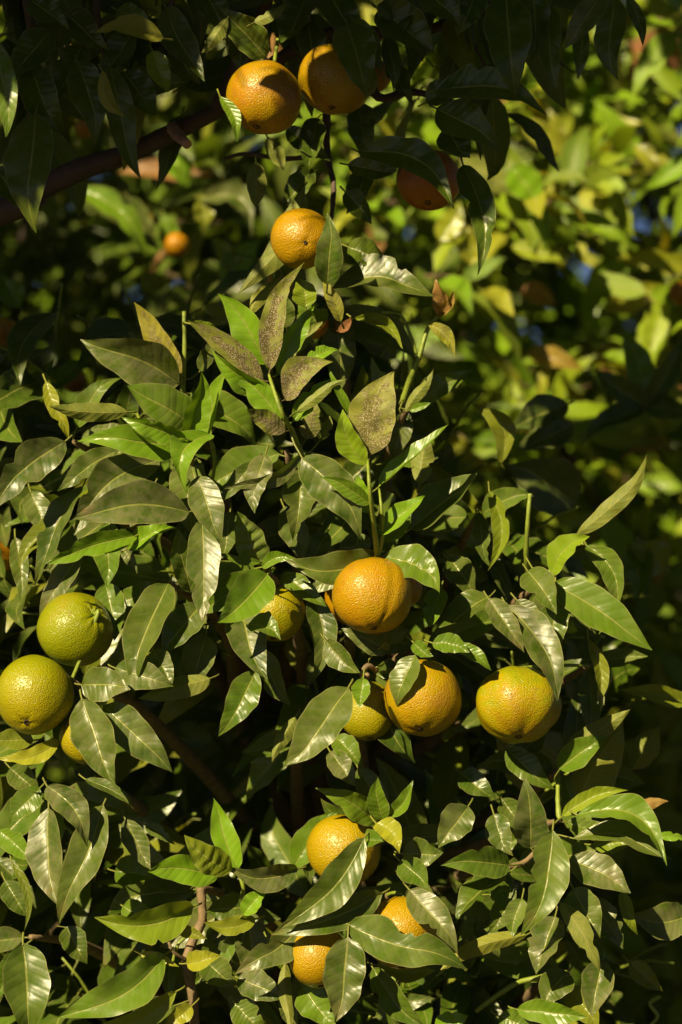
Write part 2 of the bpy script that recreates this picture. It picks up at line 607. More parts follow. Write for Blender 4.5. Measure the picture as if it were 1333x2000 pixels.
def wood(parent, name, pts, r0, r1, mat, nodes=None, sides=8, knob=0.15, n=5):
    o = add_tube(name, pts, r0, r1, mat, parent, sides, knob, n, seed=len(bpy.data.objects))
    if nodes is not None:
        nodes.extend(smooth_path(pts, 8))
    return o


def px_path(s, dy=0.0):
    v = [float(x) for x in s.split()]
    return [P(v[i], v[i + 1], v[i + 2] / 100 + dy) for i in range(0, len(v), 3)]


wood(MAIN, 'trunk', [(0.02, 0.62, -0.03), (0.0, 0.61, 0.3), (0.03, 0.58, 0.62), (0.0, 0.55, 0.9)], 0.055, 0.034, M_BARK, sides=12, n=6)
HUB = [Vector((0.02, 0.59, 0.55)), Vector((0.01, 0.56, 0.78)), Vector((0.0, 0.55, 0.9))]
CL = {  # leaf-cluster points: px, py, depth cm
    'A': (368, 880, 3), 'A2': (357, 762, 4), 'B': (560, 880, 4), 'C': (738, 1090, 1), 'D': (520, 1115, 1), 'E': (145, 862, 7),
    'F': (158, 1345, 2), 'G': (335, 1140, 5), 'H': (1072, 1130, 4), 'I': (822, 1268, 2), 'J': (718, 1318, 2), 'K': (1095, 1602, 3),
    'L': (1000, 1692, 3), 'M': (748, 1640, 3), 'N': (757, 1748, 2), 'O': (392, 1735, 3), 'P': (480, 1760, 2), 'Q': (110, 1545, 6),
    'R': (1095, 1500, 6), 'T': (655, 600, 7), 'V': (800, 790, 8), 'X': (930, 1010, 9), 'Y': (1110, 1900, 5), 'Z': (640, 1800, 3),
    'AA': (215, 1010, 7), 'BB': (60, 1830, 6), 'CC': (1150, 1300, 8), 'DD': (590, 1430, 9)}
for i, (k, (x, y, d)) in enumerate(CL.items()):
    e = P(x, y, d / 100)
    h = HUB[2] if e.z > 1.2 else (HUB[1] if e.z > 1.0 else HUB[0])
    m1 = h.lerp(e, 0.4) + Vector((rng.uniform(-.04, .04), 0.06, 0.05))
    m2 = h.lerp(e, 0.8) + Vector((rng.uniform(-.02, .02), 0.04, 0.03 + rng.uniform(-.02, .02)))
    wood(MAIN, 'branch', [h, m1, m2, e], 0.0125, 0.0024, M_TWIG, NODES, sides=7)

for s, r0, r1, m in [
        ('590 892 1 575 850 -1 552 808 -5 533 755 -4 526 732 -3', .0032, .0012, M_GREEN),
        ('738 1088 -1 731 1030 -3 722 950 -6 719 900 -4.5', .0034, .0012, M_GREEN),
        ('738 1088 -1 748 1040 -2 745 990 -3 741 955 -2', .0026, .0010, M_GREEN),
        ('357 765 4 361 690 3 360 608 3', .0026, .0020, M_GREEN),
        ('368 880 3 400 860 3 413 840 3', .0026, .0015, M_GREEN),
        ('412 860 3 420 900 4 415 940 5', .0022, .0015, M_GREEN),
        ('1032 1120 5 1028 1080 3 1032 1010 2 1036 964 2', .0026, .0022, M_GREEN),
        ('785 790 8 800 745 7 818 700 6 836 642 6 858 615 6', .0034, .0016, M_GREEN),
        ('814 692 6 800 650 6 782 615 6 745 610 6', .0020, .0012, M_GREEN),
        ('660 640 7 664 610 6 650 575 5', .0022, .0014, M_TWIG),
        ('392 1732 3 396 1790 3 388 1815 3 365 1870 2 371 1912 2 378 1960 2 382 2030 3', .0044, .0050, M_TWIG),
        ('365 1875 2 340 1860 1 330 1840 1', .0020, .0014, M_TWIG),
        ('388 1815 3 350 1842 2 338 1880 2', .0020, .0014, M_GREEN),
        ('470 1760 2 476 1735 1 465 1705 1', .0026, .0014, M_GREEN),
        ('1093 1602 3 1090 1560 4 1092 1500 6 1100 1460 7', .0028, .0016, M_GREEN),
        ('735 1310 2 718 1300 1 705 1320 1', .0030, .0022, M_TWIG),
        ('520 1118 1 535 1128 1 545 1140 2', .0030, .0024, M_TWIG),
        ('158 1345 2 148 1335 2 140 1330 2', .0032, .0028, M_TWIG),
        ('1070 1130 4 1100 1070 5 1146 1062 5', .0026, .0016, M_GREEN),
        ('745 1640 3 748 1605 2 755 1590 2', .0028, .0018, M_GREEN),
        ('1000 1692 3 1030 1680 1 1075 1630 1', .0030, .0020, M_TWIG),
        ('1110 1900 5 1050 1910 5 1000 1925 6 930 1975 7', .0030, .0022, M_GREEN),
        ('1290 1945 9 1270 1960 9 1285 1985 9 1262 2010 9', .0024, .0016, M_GREEN),
        ('1180 1300 8 1195 1320 8 1180 1360 8', .0014, .0010, M_GREEN)]:
    wood(MAIN, 'twig', px_path(s), r0, r1, m, NODES, sides=6, knob=0.25)

# shaded tree: trunk off to one side, its long limb crossing in front of the trees behind
wood(OVER, 'trunk', [(-1.55, 0.35, -0.03), (-1.52, 0.33, 0.5), (-1.42, 0.28, 1.05), (-1.3, 0.22, 1.4)], 0.085, 0.05, M_BARK, sides=12, n=6)
ONODES = []
LIMB = [Vector((-1.34, 0.24, 1.3)), Vector((-0.8, 0.2, 1.5))] + px_path('-30 425 16 70 372 15 160 330 14 250 300 13 340 258 12 428 212 11 540 120 9 660 60 8 830 62 8 970 -25 6')
wood(OVER, 'branch', LIMB, 0.0155, 0.0035, M_BARK, ONODES, sides=10, n=6, knob=0.12)
stub = wood(OVER, 'branch_stub', px_path('338 250 11 345 262 9 366 282 6'), 0.0062, 0.0050, M_CUT, sides=8, knob=0.2)
for s, r0, r1 in [
        ('428 212 11 470 120 8 505 60 6 520 -10 4 530 -120 0', .010, .006),
        ('660 60 8 700 120 8 740 190 8 800 180 8 860 190 7 900 205 6', .006, .002),
        ('660 60 8 640 200 10 640 300 11 652 360 10 648 425 8', .005, .002),
        ('640 300 11 560 310 12 480 300 13 440 310 14', .003, .0016),
        ('830 62 8 900 35 6 1000 -5 4 1100 -40 2 1220 -60 0', .005, .003),
        ('900 205 6 890 250 5 895 300 5', .0022, .0016),
        ('250 300 13 230 200 10 210 120 8 190 40 6 190 -60 3', .006, .003),
        ('70 372 15 60 260 11 70 120 8 40 -60 4', .007, .004),
        ('310 75 6 330 40 5 340 -30 4', .004, .003)]:
    wood(OVER, 'twig', px_path(s), r0, r1, M_BARK, ONODES, sides=7, knob=0.2)
for pts, r in [([(-1.3, .22, 1.4), (-1.2, 0.0, 1.9), (-1.0, -0.3, 2.3), (-0.6, -0.5, 2.45), (-0.1, -0.5, 2.4)], .035),
               ([(-1.3, .22, 1.4), (-1.3, .2, 2.0), (-1.1, .1, 2.6), (-.9, 0, 3.0)], .035),
               ([(-1.2, 0.0, 1.9), (-.9, -.1, 2.1), (-.5, -.2, 2.2), (0.0, -.25, 2.25), (.35, -.25, 2.2)], .02)]:
    wood(OVER, 'branch', pts, r, 0.006, M_BARK, ONODES, sides=9, n=6)

# ------------------------------------------------------------------ leaves that can be picked out one by one
# base x y, tip x y, width (photo pixels), depth of base and tip in cm, marks:
# y young  b bright young  e yellow  u underside shown  s insect crust  d dusty  n dry  p puckered
# f fold  a arch  B sideways bow  r roll (degrees)  t twist  h shape
H_MAIN = '''
350 750 162 683 92 2 -1 d r-25 a.06 B.10
352 738 272 592 48 2 1 ue.75s.6 f.1
375 830 250 762 84 0 -3 d.5y.35 r10 a.1
366 866 172 838 66 -1 -4 y.55 r-15 B-.05
364 858 248 818 44 -4 -6 y.65 r-30 f.35
368 868 408 732 50 -1 -3 y.6 f.5 r20
400 858 437 722 46 0 -2 y.7 f.4 r-25
412 848 352 948 58 -2 -5 y.6 B.18 a.15
250 805 100 797 38 2 0 d u.3 r-20
312 898 146 1040 78 1 -2 d1 a.1 r-15 B.12
370 1000 150 1024 84 -2 -5 d1 a.08 r-12 B.10
386 930 422 1058 64 -4 -6 d.8 f.15
128 862 -12 978 76 2 -1 d.9 r-20 B.05
230 880 125 957 50 1 -1 d.6 r-10 B.06
90 745 142 848 30 5 4 e.7 B.06
150 835 215 732 46 6 5 y.2 d.4
392 725 420 666 32 6 5 d.5
372 632 434 654 24 1 2 e.3y.4 f.5
515 745 370 630 44 -1 -3 us1e.12 f-.2 B.05
519 712 441 574 64 0 0 b r-20 f.25 B.04
528 722 576 520 48 -3 -3 us1e.12 f-.25 B-.08 t.3
544 732 612 597 44 -2 -1 b f.35 r25 B-.05
569 698 623 628 24 1 2 ud f-.3
526 768 418 694 46 -2 -4 y.7 f.5 r-35
548 822 461 728 52 -3 -3 y.65 f.3 r-10 B.06
558 782 638 700 58 -4 -4 us1e.12 B-.16 f-.3
600 705 656 680 30 -3 -2 b f.3
573 822 645 740 38 -3 -3 y.65 f.45
580 804 668 735 22 -4 -4 uy.3 f.3
558 844 481 802 40 -3 -5 us1e.12 f-.2
598 858 616 780 44 1 0 us.7
587 890 440 937 30 -1 -4 d1 B-.14 a.12 r-40
519 887 487 997 50 -2 -4 d.9 f.2
500 900 430 988 32 0 -1 d.7
590 895 714 1032 82 -3 -5 d.6 r12 f.3 B-.05
590 915 580 1043 64 0 -2 d.5 f.4
724 888 746 728 92 -4 -4 ue.25s.8 f-.15 h.05
715 908 668 806 48 -4 -5 by.3e.25 f.3 B-.1
690 815 640 722 17 -3 -4 y.5 f.4
740 952 873 838 44 -2 -3 y.5 f.5 r-35 B.05
724 984 635 925 34 -5 -6 y.4 f.3 r-30
720 1002 700 930 42 0 0 b r-20
792 805 852 730 22 5 5 u f.4
800 802 841 788 16 5 5 y.5
820 945 832 855 42 4 5 ud.3
630 855 648 815 22 2 2 ud
650 562 834 592 84 4 2 d.5 r-18 B-.15 a.1
640 556 655 425 54 -2 -4 d.6y.1 f.3 r15 t.4
666 628 627 545 28 0 -1 e.9d f.4 B.06
598 600 590 543 48 2 2 e.35y.5 f.35
662 648 690 622 18 4 3 ne.5
690 622 782 685 26 3 2 e.4y.3 f.6 B-.22
490 612 556 550 30 3 4 u e.2 B-.14 f.4
838 632 890 690 28 5 4 e.8n.3 f.5 B-.1
862 617 852 548 34 5 4 n.8 f.6 B.1 t.8
862 617 888 572 22 5 4 n.7 f.6 t-.9
592 368 475 556 54 5 1 ud.3 B-.1 f.3 t.4
562 562 535 498 42 5 4 d.5
625 640 590 585 60 5 4 y.3d.3
560 640 545 570 50 5 4 d.4
1125 1046 1276 911 36 3 1 ud.4 f.25 B.03
980 905 925 792 44 14 14 e.4 B.25 f.3
805 1032 935 938 88 4 2 d.2 r-20 f.3
956 958 962 1106 34 5 4 e.35y.3 f.5 B-.14
935 1000 946 1106 32 6 5 d.2 f.4
1078 1140 1262 1270 78 0 -2 y.3d.3 r-10 f.25 B-.04
1078 1122 1150 1047 54 1 -1 e.25y.7 f.3 B-.14 r-15
1146 1065 1206 1186 48 2 0 y.2d.4 f.5 B-.16
1031 1115 1085 1192 60 0 -3 d.5y.1 f.4
1050 1125 1082 1170 28 1 0 y.4
1085 1142 1082 1182 14 0 -1 e.6
1098 1165 1082 1276 60 0 -1 d.3y.1 f.3 B.08
990 1182 1098 1347 72 -1 -6 d.8 f.3 r-8 B-.05
955 1170 1022 1268 46 -2 -4 d.9 f.4
957 1165 872 1234 72 2 0 d.3 r20 f.3
845 1256 915 1274 40 -3 -4 y.35 B-.1 f.3
890 1262 955 1308 30 -2 -3 y.4 B-.1
1010 1172 1062 1228 40 2 1 d.9
1150 1248 1162 1387 28 4 3 e.4 f.5 B-.12
1345 1372 1225 1342 38 16 14 e.5y.4
1110 1452 1226 1384 38 4 2 un.3 B.06
1093 1502 1182 1437 54 3 2 y.3 f.4
1130 1568 1218 1420 96 6 5 ue.2 B-.05
1235 1502 1282 1420 54 16 15 u
990 1462 1072 1542 52 6 4 y.1
265 1047 99 1104 46 0 -3 y.55 f.4 r-20 B.05
250 1072 332 1022 40 1 0 b f.4
395 1015 396 1210 66 -2 -5 d.6 f.2
374 1157 339 1040 54 0 -2 d.4y.1 f.3 r20
330 1140 252 1327 80 1 -4 d.4 f.4 r10
392 1182 317 1274 66 1 -1 d.5 f.3
207 1140 232 1247 60 6 4 d.4y.2 f.3
30 1050 46 1174 36 7 5 d.5 f.3
130 1000 28 1095 44 5 4 e.25 f.3
162 950 82 1135 54 4 2 d.5 f.4 r15 B.06
160 1080 75 1205 46 5 4 d1
215 1018 216 1142 54 5 4 y.3 d.2
240 1065 268 1117 24 4 3 d.7
160 1338 253 1342 70 -4 -6 d.5 h-.05 f.15
225 1305 329 1338 60 -2 -4 d.7 f.2
300 1270 337 1340 44 -1 -3 d.7
160 1365 210 1530 80 -5 -8 d.6 f.3 B-.03
203 1378 333 1497 72 -4 -6 d.6 f.25
117 1447 2 1482 36 0 -2 e.95 B-.12
66 1446 -20 1450 44 1 0 e.3
412 1325 278 1367 44 0 -2 un.25 f.3
500 1310 440 1432 60 1 -1 y.15d.2 f.3
402 1240 375 1332 64 3 2 d.5
515 1105 476 998 62 -1 -3 y.4n.1d.4p f.2 B-.05
523 1122 427 1220 78 -3 -7 y.5d.2 f.35 r-8
512 1108 572 1090 26 -3 -4 y.4 B-.15
510 1098 425 1074 16 -2 -3 y.3 B-.1
470 1170 506 1327 74 0 -4 d.7 f.25
486 1218 548 1236 54 -4 -6 y.2d.3 f.35 r-20
740 1086 570 1108 68 0 -3 d.4 r-20 B-.09 f.3
749 1086 868 1142 72 -1 -5 y.25d.3p f.2 B-.06 h.05
740 1043 828 972 42 -2 -3 b f.35 r-10
745 1056 800 1010 38 -1 -1 y.3
610 1160 626 1324 52 2 0 d.4 f.4 B-.08
550 1120 633 1182 40 2 0 y.2
637 1252 698 1320 46 -1 -3 s.25 r10
681 1343 577 1498 88 -4 -7 d.5 r8 f.25
710 1325 703 1380 36 -4 -5 y.45 f.3
812 1280 770 1370 58 -2.2 -3.0 d.4y.1 f.2 r30 a.04
808 1255 842 1286 28 -2 -3 y.3
762 1272 672 1232 46 1 0 d.6
755 1253 803 1232 22 0 -1 d.4
862 1150 838 1227 46 2 0 y.4 f.4
510 1270 562 1377 50 3 2 d.6
578 1400 530 1482 28 3 2 d.4u
655 1440 702 1492 46 3 1 y.25d.3
645 1468 690 1537 46 2 0 d1
555 990 602 1092 54 5 3 d.5
700 1500 760 1600 50 6 4 d.4
95 1578 103 1770 76 1 -2 d.9 f.3 r20
202 1572 101 1784 70 -1 -4 d.5 f.35 B-.06
92 1535 168 1642 56 -2 -4 d.6n.1 B-.12 t.6 f.4
167 1522 265 1574 30 -1 -3 d.5 B-.05 r-35
78 1540 18 1597 52 3 2 y.2d.3
22 1680 55 1810 18 3 2 e.2 B-.12
0 1622 60 1682 44 4 2 y.4
45 1842 52 2025 90 0 -2 d.3y.1 f.3 r-10
245 1600 288 1698 46 2 1 d.7 f.3
285 1612 340 1646 26 2 1 d.5
225 1702 297 1712 62 4 3 y.2
378 1770 196 1798 72 -1 -4 e.25y.45 r-18 B-.1 a.08
428 1712 293 1695 60 -2 -4 b r-20 B.05
452 1702 360 1640 56 -4 -6 e.35y.2p f.2
465 1697 427 1563 50 -2 -1 b f.35 B-.06
322 1865 119 1977 76 -2 -6 d.4y.4 r-15 B-.12 a.1
345 1937 160 2008 46 -3 -5 e.5y.45 r-25 B-.12
275 1863 347 1886 22 -1 -2 e.8 
310 1888 243 1926 24 1 0 e.3y.3
340 1965 250 2005 64 1 0 d.3
365 1882 425 1866 42 -3 -4 e.9 f.4 B.05
345 1810 402 1832 24 -1 -2 e.4 f.4
395 1870 457 1927 58 1 0 d.7y.1
500 1795 402 1808 38 -2 -3 e.5 B-.1
480 1772 405 1778 54 1 0 d.3
475 1787 515 1740 38 -3 -3 b
375 1965 322 2005 36 -2 -3 e.8
582 1697 453 1703 54 -2 -4 d1 B-.1 r-20
575 1692 643 1582 58 5 5 y.35 d.2
712 1636 555 1799 70 -5 -8 d.4y.1 r-8 f.3 B-.1
747 1745 546 1818 62 -4 -7 d.5y.05 r-15 f.3 B-.05
592 1800 464 1882 66 -3 -6 d.7 r-15 f.3 B-.1
680 1806 907 1857 84 -6 -8 d.4y.1 f.3 r-5 B.08
680 1830 668 1992 82 -7 -8 d.6 f.3
800 1738 900 1842 60 -4 -7 d.9 f.25
712 1640 747 1640 38 -4 -5 y.3p
737 1606 632 1537 52 0 -3 y.45e.1 f.3
748 1602 730 1520 40 -1 -2 y.3 f.35
757 1594 805 1528 30 -1 -2 y.4 f.5 B.12
735 1608 783 1657 46 -3 -5 e.9y.3 f.35 B-.12
787 1668 862 1674 58 -1 -3 d.3 f.3
782 1682 838 1732 52 -2 -4 y.15d.3 f.4
735 1885 846 1892 42 1 0 e.3y.4 B.1
525 1838 560 1892 34 0 -1 y.3 f.4
465 1910 552 1942 60 0 -2 d.8
558 1880 580 2010 26 -1 -3 e.1u B.08
555 1930 572 2015 36 0 -1 d.5
592 1925 652 2005 64 -1 -3 y.3
728 1890 817 2010 54 -2 -4 y.1 f.4
460 1960 512 2015 58 0 -1 y.1d.2
1030 1826 853 1888 34 -1 -3 ue.3y.2 f.45 B.05
1036 1657 1030 1527 66 1 -1 d.8 f.35
965 1590 990 1670 50 3 1 d.5
995 1690 872 1680 60 0 -3 y.2d.3 f.35 r-15
1080 1622 1043 1819 78 -4 -7 y.2d.4 f.25 r-10
1112 1680 1228 1742 68 -2 -4 d.8 f.2 B-.05
1120 1637 1297 1700 54 -1 -4 d.7y.1 B-.16 r-20 a.1
1127 1592 1299 1684 62 -3 -6 y.4d.2 B-.24 r-25 a.1
1098 1594 1217 1538 32 -1 -2 e.4y.5 f.45 B-.06
1240 1580 1302 1562 24 6 6 un.7
1285 1630 1342 1636 18 3 3 b
1120 1735 1172 1827 66 -2 -4 d.6y.1 f.3
1094 1762 1167 1892 40 -4 -6 un.2d f.3 B-.06
1155 1757 1216 1847 56 1 -1 n.15d.4
1215 1740 1240 1824 26 1 0 e.3y.3
1085 1790 1050 1897 72 -2 -4 d.8 f.35 r10
1110 1900 1058 1960 64 0 -2 d.4
1010 1972 1142 1987 46 -1 -3 y.4
1178 1875 1156 1982 62 -2 -4 d.3n.1 f.4
1110 1930 1172 2010 54 1 -1 e.4
1350 1785 1240 1792 72 4 2 d.8y.1 f.25 B-.1 n.1
1000 1755 965 1822 44 1 0 d.3
1020 1755 998 1827 42 0 -1 d.6y.2
987 1712 890 1792 66 1 -2 d.1 r30
955 1747 1000 1735 48 3 3 y.2
915 1575 858 1647 64 1 -1 d.6
850 2010 912 1985 44 0 -1 b
975 1985 1042 2015 54 0 -1 y.2
900 1510 960 1560 50 6 4 d.2
1230 1880 1290 1935 40 6 5 e.3
1160 1650 1245 1640 40 3 2 e.2y.3
20 1500 80 1550 50 5 4 d.4
10 1720 50 1790 46 6 5 d.4
130 1810 165 1880 50 8 7 d.4
240 1770 300 1800 50 5 4 y.3
620 1640 600 1720 44 6 5 d.4
980 1560 1040 1640 54 6 5 d.3
930 1800 980 1860 50 6 5 d.4
1060 1420 1000 1500 50 8 7 d.3
1130 1180 1170 1260 50 8 6 d.4
700 1100 650 1170 44 5 4 d.4
880 1090 930 1160 54 6 4 d.4
640 1040 600 1120 54 6 5 d.5
700 1040 690 1120 60 6 5 d.4
450 1000 440 1090 54 6 5 d.4
300 950 260 1030 50 6 4 d.6
60 960 100 1060 50 8 6 d.5
'''
H_OVER = '''
-8 78 32 252 54 -12 -14 d.6y.3
320 75 190 58 46 -8 -10 ue.4y.3 f-.2 B.1
325 15 402 150 62 0 -3 d.5 f.3 B.06
445 35 400 110 26 -2 -3 u
150 118 196 264 70 2 0 d.2 f.3
240 140 300 232 64 3 1 d.2
70 222 42 428 96 0 -3 d.3 f.2
215 130 258 347 56 2 0 d.2 f.3
200 138 247 232 28 -7 -8 ue.4 B.14 f.3
298 100 328 180 44 -7 -8 y.4e.2
430 188 461 270 26 -6 -7 y.5 B-.12
520 112 430 18 66 0 -2 d.2 f.3
497 44 562 14 24 -3 -3 u
678 48 716 182 80 -4 -7.5 d.4y.1 f.3
690 38 742 132 50 -2 -4 y.2
728 138 714 192 18 -5 -6 u B-.12
740 18 840 102 84 -2 -4 d.1
755 70 776 168 36 0 -1 d.1
700 296 880 380 70 0 -6 d.1 f.3 B-.14
680 322 772 342 44 3 2 d.1 f.3
500 316 503 402 40 5 3 ud.4
523 268 556 332 32 6 5 ud.6
675 375 728 432 44 4 3 d.1
680 482 748 508 56 5 4 d.1
988 -14 1002 170 90 -6 -9 d.1 f.3
1075 10 1083 178 44 -6 -8 d.1
1178 -14 1110 92 52 -14 -15 d.8
1202 -8 1186 147 60 -7 -8 d.1
1140 50 1130 150 32 -6 -7 d.1
1226 -8 1262 84 26 -6 -6 d.1
850 178 1055 192 76 -4 -8 d.1 B-.05
853 212 972 272 76 -2 -5 d.1
872 250 908 312 64 0 -2 d.1
832 200 900 166 54 -1 -1 d.1
905 322 952 518 56 0 -4 d.1 B-.06 f.4
100 60 20 150 70 3 1 d.1
160 90 110 200 70 4 2 d.1
60 130 110 260 74 3 1 d.1
120 20 200 100 60 4 2 d.1
260 60 200 150 60 4 3 d.1
230 20 300 60 44 2 0 y.2
60 0 130 50 60 0 -2 d.1
600 -10 560 90 70 2 0 d.1
560 40 640 130 60 4 3 d.1
600 40 610 150 56 2 1 d.1
640 -20 700 80 70 0 -2 d.1
480 60 470 140 50 4 3 y.1
400 -20 440 60 60 0 -1 d.1
830 -20 900 40 70 -4 -6 d.1
930 -20 900 60 60 -4 -5 d.1
780 -10 770 80 70 -2 -3 d.1
1040 -20 1050 110 60 -6 -7 d.1
620 230 600 330 50 9 8 d.1
560 250 640 310 44 9 8 d.1
700 200 720 300 56 7 6 d.1
610 330 560 400 50 9 8 d.1
720 330 690 420 50 7 6 d.1
760 120 800 200 40 5 4 d.1
340 80 380 160 50 6 5 d.1
-10 330 40 400 60 4 2 d.1
'''


def parse(fl):
    o, i = {}, 0
    while i < len(fl):
        k = fl[i]
        i += 1
        if k == ' ':
            continue
        j = i
        while j < len(fl) and fl[j] in '-.0123456789':
            j += 1
        o[k] = float(fl[i:j]) if j > i else 1.0
        i = j
    return o


def hero(line, idx, parent, nodes):
    w = line.split(None, 7)
    bx, by, tx, ty, wd, y0, y1 = [float(q) for q in w[:7]]
    f = parse(w[7]) if len(w) > 7 else {}
    rr = random.Random(idx * 13 + 5)
    b, t = P(bx, by, y0 / 100), P(tx, ty, y1 / 100)
    t = b + (t - b) * 1.04
    L = (t - b).length
    roll = math.radians(f.get('r', 0) + rr.uniform(-9, 9))
    ref = Vector((-0.10, -1.0, 0.28))
    a, s, n = frame(t - b, ref, roll)
    flip = -1 if 'u' in f else 1
    fold = (f.get('f', rr.uniform(0.2, 0.45)) * 1.25 if True else 0) * (1 if flip > 0 else 1)
    arch, bend = f.get('a', rr.uniform(0.0, 0.07)), f.get('B', rr.uniform(-.03, .03))
    n, s = n * flip, s * flip
    best, bd = None, 0.032
    for q in nodes:
        d = (q - b).length
        if d < bd and (q - b).dot(a) < 0.3 * d:
            best, bd = q, d
    pet = (best - b) if best is not None and bd > 0.004 else (-a * 0.008 + Vector((0, 0.009, 0.001)))
    V, F, uv = leaf_geo(L, 1.02 * wd * PXM * (D0 + y0 / 100) / D0 / max(0.75, math.cos(abs(fold))), a, s, n, fold=fold,
                        arch=arch * flip, ap=rr.uniform(0.75, 1.15), bend=bend * flip,
                        twist=f.get('t', rr.uniform(-.35, .35)), wave=rr.uniform(0.02, 0.07), seed=idx, nu=9, nv=24, pet=pet,
                        shape=f.get('h', rr.uniform(-.07, .07)), nbump=0.05 if 'p' in f else 0.0)
    young = 0.8 if 'b' in f else f.get('y', 0.02)
    tint = (young, f.get('e', 0) if 'n' not in f else 1 + f['n'], f.get('s', 0), f.get('d', 0.15))
    if 'n' in f and f['n'] < 0.5:
        tint = (young, f.get('e', 0.0), 0.3 * f['n'], max(0.9, f.get('d', 0)))
    me = mesh_from('leaf', V, F, M_LEAF, uv, tint)
    return link('leaf', me, parent, b)


H_BGR = '''
1235 85 1340 135 70 150 150 n1
1225 150 1305 108 56 150 150 n.9
1270 60 1330 110 60 160 160 n.8
900 310 1012 372 64 95 95 un.3d
1000 326 1052 402 66 92 92 b
1240 285 1325 362 42 110 108 e.8
1030 690 1132 718 44 100 98 n.6e
1020 565 1085 592 44 110 110 n.9
1262 795 1166 735 54 62 60 d.1
1262 795 1338 664 46 62 62 d.1
1262 795 1224 652 58 62 64 y.5
1262 795 1135 842 46 62 58 d.1
1262 795 1345 805 50 62 60 d.1
1120 440 1240 400 60 120 120 y.6e.3
860 470 905 400 50 100 100 e.7y.5
930 520 900 430 44 100 100 e.8
1000 480 1120 505 40 100 98 e.5y.5
1150 560 1230 520 60 115 115 y.7
1240 620 1180 560 50 115 115 y.6e.2
1090 300 1050 200 44 130 130 e.6
1100 320 1110 200 40 130 130 e.6y.5
1050 250 1010 170 40 130 130 e.4y.5
1120 830 1010 880 60 40 38 d.6
1125 985 1010 900 110 34 32 d.6
1110 790 1000 835 64 38 36 d.5
1300 1110 1240 1060 70 50 48 e.3y.3
1250 1060 1250 1170 60 50 48 y.3
'''
H_BGL = '''
390 388 495 445 60 90 88 d.8B-.3
150 370 285 480 52 90 88 y.5B-.1
440 560 500 470 60 80 80 b
470 540 420 460 40 80 80 e.4y.6
250 385 300 490 50 95 95 d.6
400 440 395 380 40 90 90 e.5
330 300 370 360 50 110 110 b
300 250 350 300 50 110 110 y.6
100 760 170 700 40 40 40 y.4
60 640 20 720 40 45 45 y.5
40 600 0 540 50 40 40 y.4
320 420 350 520 40 100 100 y.5
'''
hm = [l for l in H_MAIN.strip().split('\n')]
ho = [l for l in H_OVER.strip().split('\n')]
ar = random.Random(77)
ck = list(CL.values())
while len(hm) < 300:                       # further leaves of the same shoots, fanned out behind the ones above
    cx, cy, cd = ck[len(hm) % len(ck)]
    az = ar.uniform(-0.5, math.pi + 0.5)
    ln = ar.uniform(110, 185)
    hm.append('%.0f %.0f %.0f %.0f %.0f %.1f %.1f d%.2f y%.2f' % (cx + 14 * math.cos(az), cy + 14 * math.sin(az), cx + ln * math.cos(az),
              cy + ln * math.sin(az), ln * ar.uniform(.34, .42), cd + 3.5, cd + ar.uniform(1, 5), ar.uniform(.1, .8), ar.uniform(0, .35)))
for i, l in enumerate(hm):
    hero(l, i, MAIN, NODES)
for i, l in enumerate(ho):
    hero(l, 1000 + i, OVER, ONODES)
for i, l in enumerate(H_BGR.strip().split('\n')):
    hero(l, 2000 + i, BGR, [])
for i, l in enumerate(H_BGL.strip().split('\n')):
    hero(l, 3000 + i, BGL, [])

# ------------------------------------------------------------------ fuller foliage of the sunlit tree
OUT = [(-500, 640), (60, 660), (160, 650), (420, 600), (560, 520), (700, 580), (800, 680), (860, 780), (890, 900), (930, 1020), (1110, 1090), (1250, 1120),
       (1240, 1340), (1180, 1470), (1230, 1580), (1200, 1760), (1150, 1850), (1240, 1950), (1400, 2500), (-500, 2500)]
HOLES = [(440, 1520, 190, 150, .42), (330, 1600, 150, 120, .38), (980, 1500, 120, 80, .36), (590, 1560, 120, 80, .36), (150, 1880, 110, 110, .32), (480, 1250, 90, 70, .3), (620, 1280, 60, 60, .3), (880, 1220, 70, 50, .3), (900, 1620, 60, 70, .3), (1250, 1700, 90, 120, .4),
         (560, 1330, 50, 60, .18), (1000, 900, 80, 90, .28), (900, 1930, 90, 60, .25)]


def inside(x, y, poly):
    c = False
    j = len(poly) - 1
    for i in range(len(poly)):
        xi, yi = poly[i]
        xj, yj = poly[j]
        if (yi > y) != (yj > y) and x < (xj - xi) * (y - yi) / (yj - yi) + xi:
            c = not c
        j = i
    return c


def spray(origin, d, nleaf, lmin, lmax, spread, rr, out, twigs, nvar, twl=None, face=Vector((-0.25, -0.8, 0.6))):
    tl = twl or rr.uniform(0.07, 0.13)
    path = [origin + d * tl * t + Vector((0, 0, -0.03 * t * t)) for t in (0, .33, .66, 1)]
    twigs.append((path, 0.0022, 0.0012))
    for k in range(nleaf):
        t = (k + rr.random()) / nleaf
        p = path[0].lerp(path[3], t)
        az = k * 2.4 + rr.random()
        side = d.orthogonal().normalized()
        side = side * math.cos(az) + d.cross(side) * math.sin(az)
        a = (d * rr.uniform(0.2, 0.9) + side * spread + Vector((0, 0, rr.uniform(-0.75, 0.1)))).normalized()
        L = rr.uniform(lmin, lmax)
        p2 = p + a * L * 0.12
        out.append((rr.randrange(nvar), place(p2, a, face + Vector((rr.uniform(-.5, .5), rr.uniform(-.4, .4), rr.uniform(-.4, .4))),
                                              rr.uniform(-.7, .7), L)))


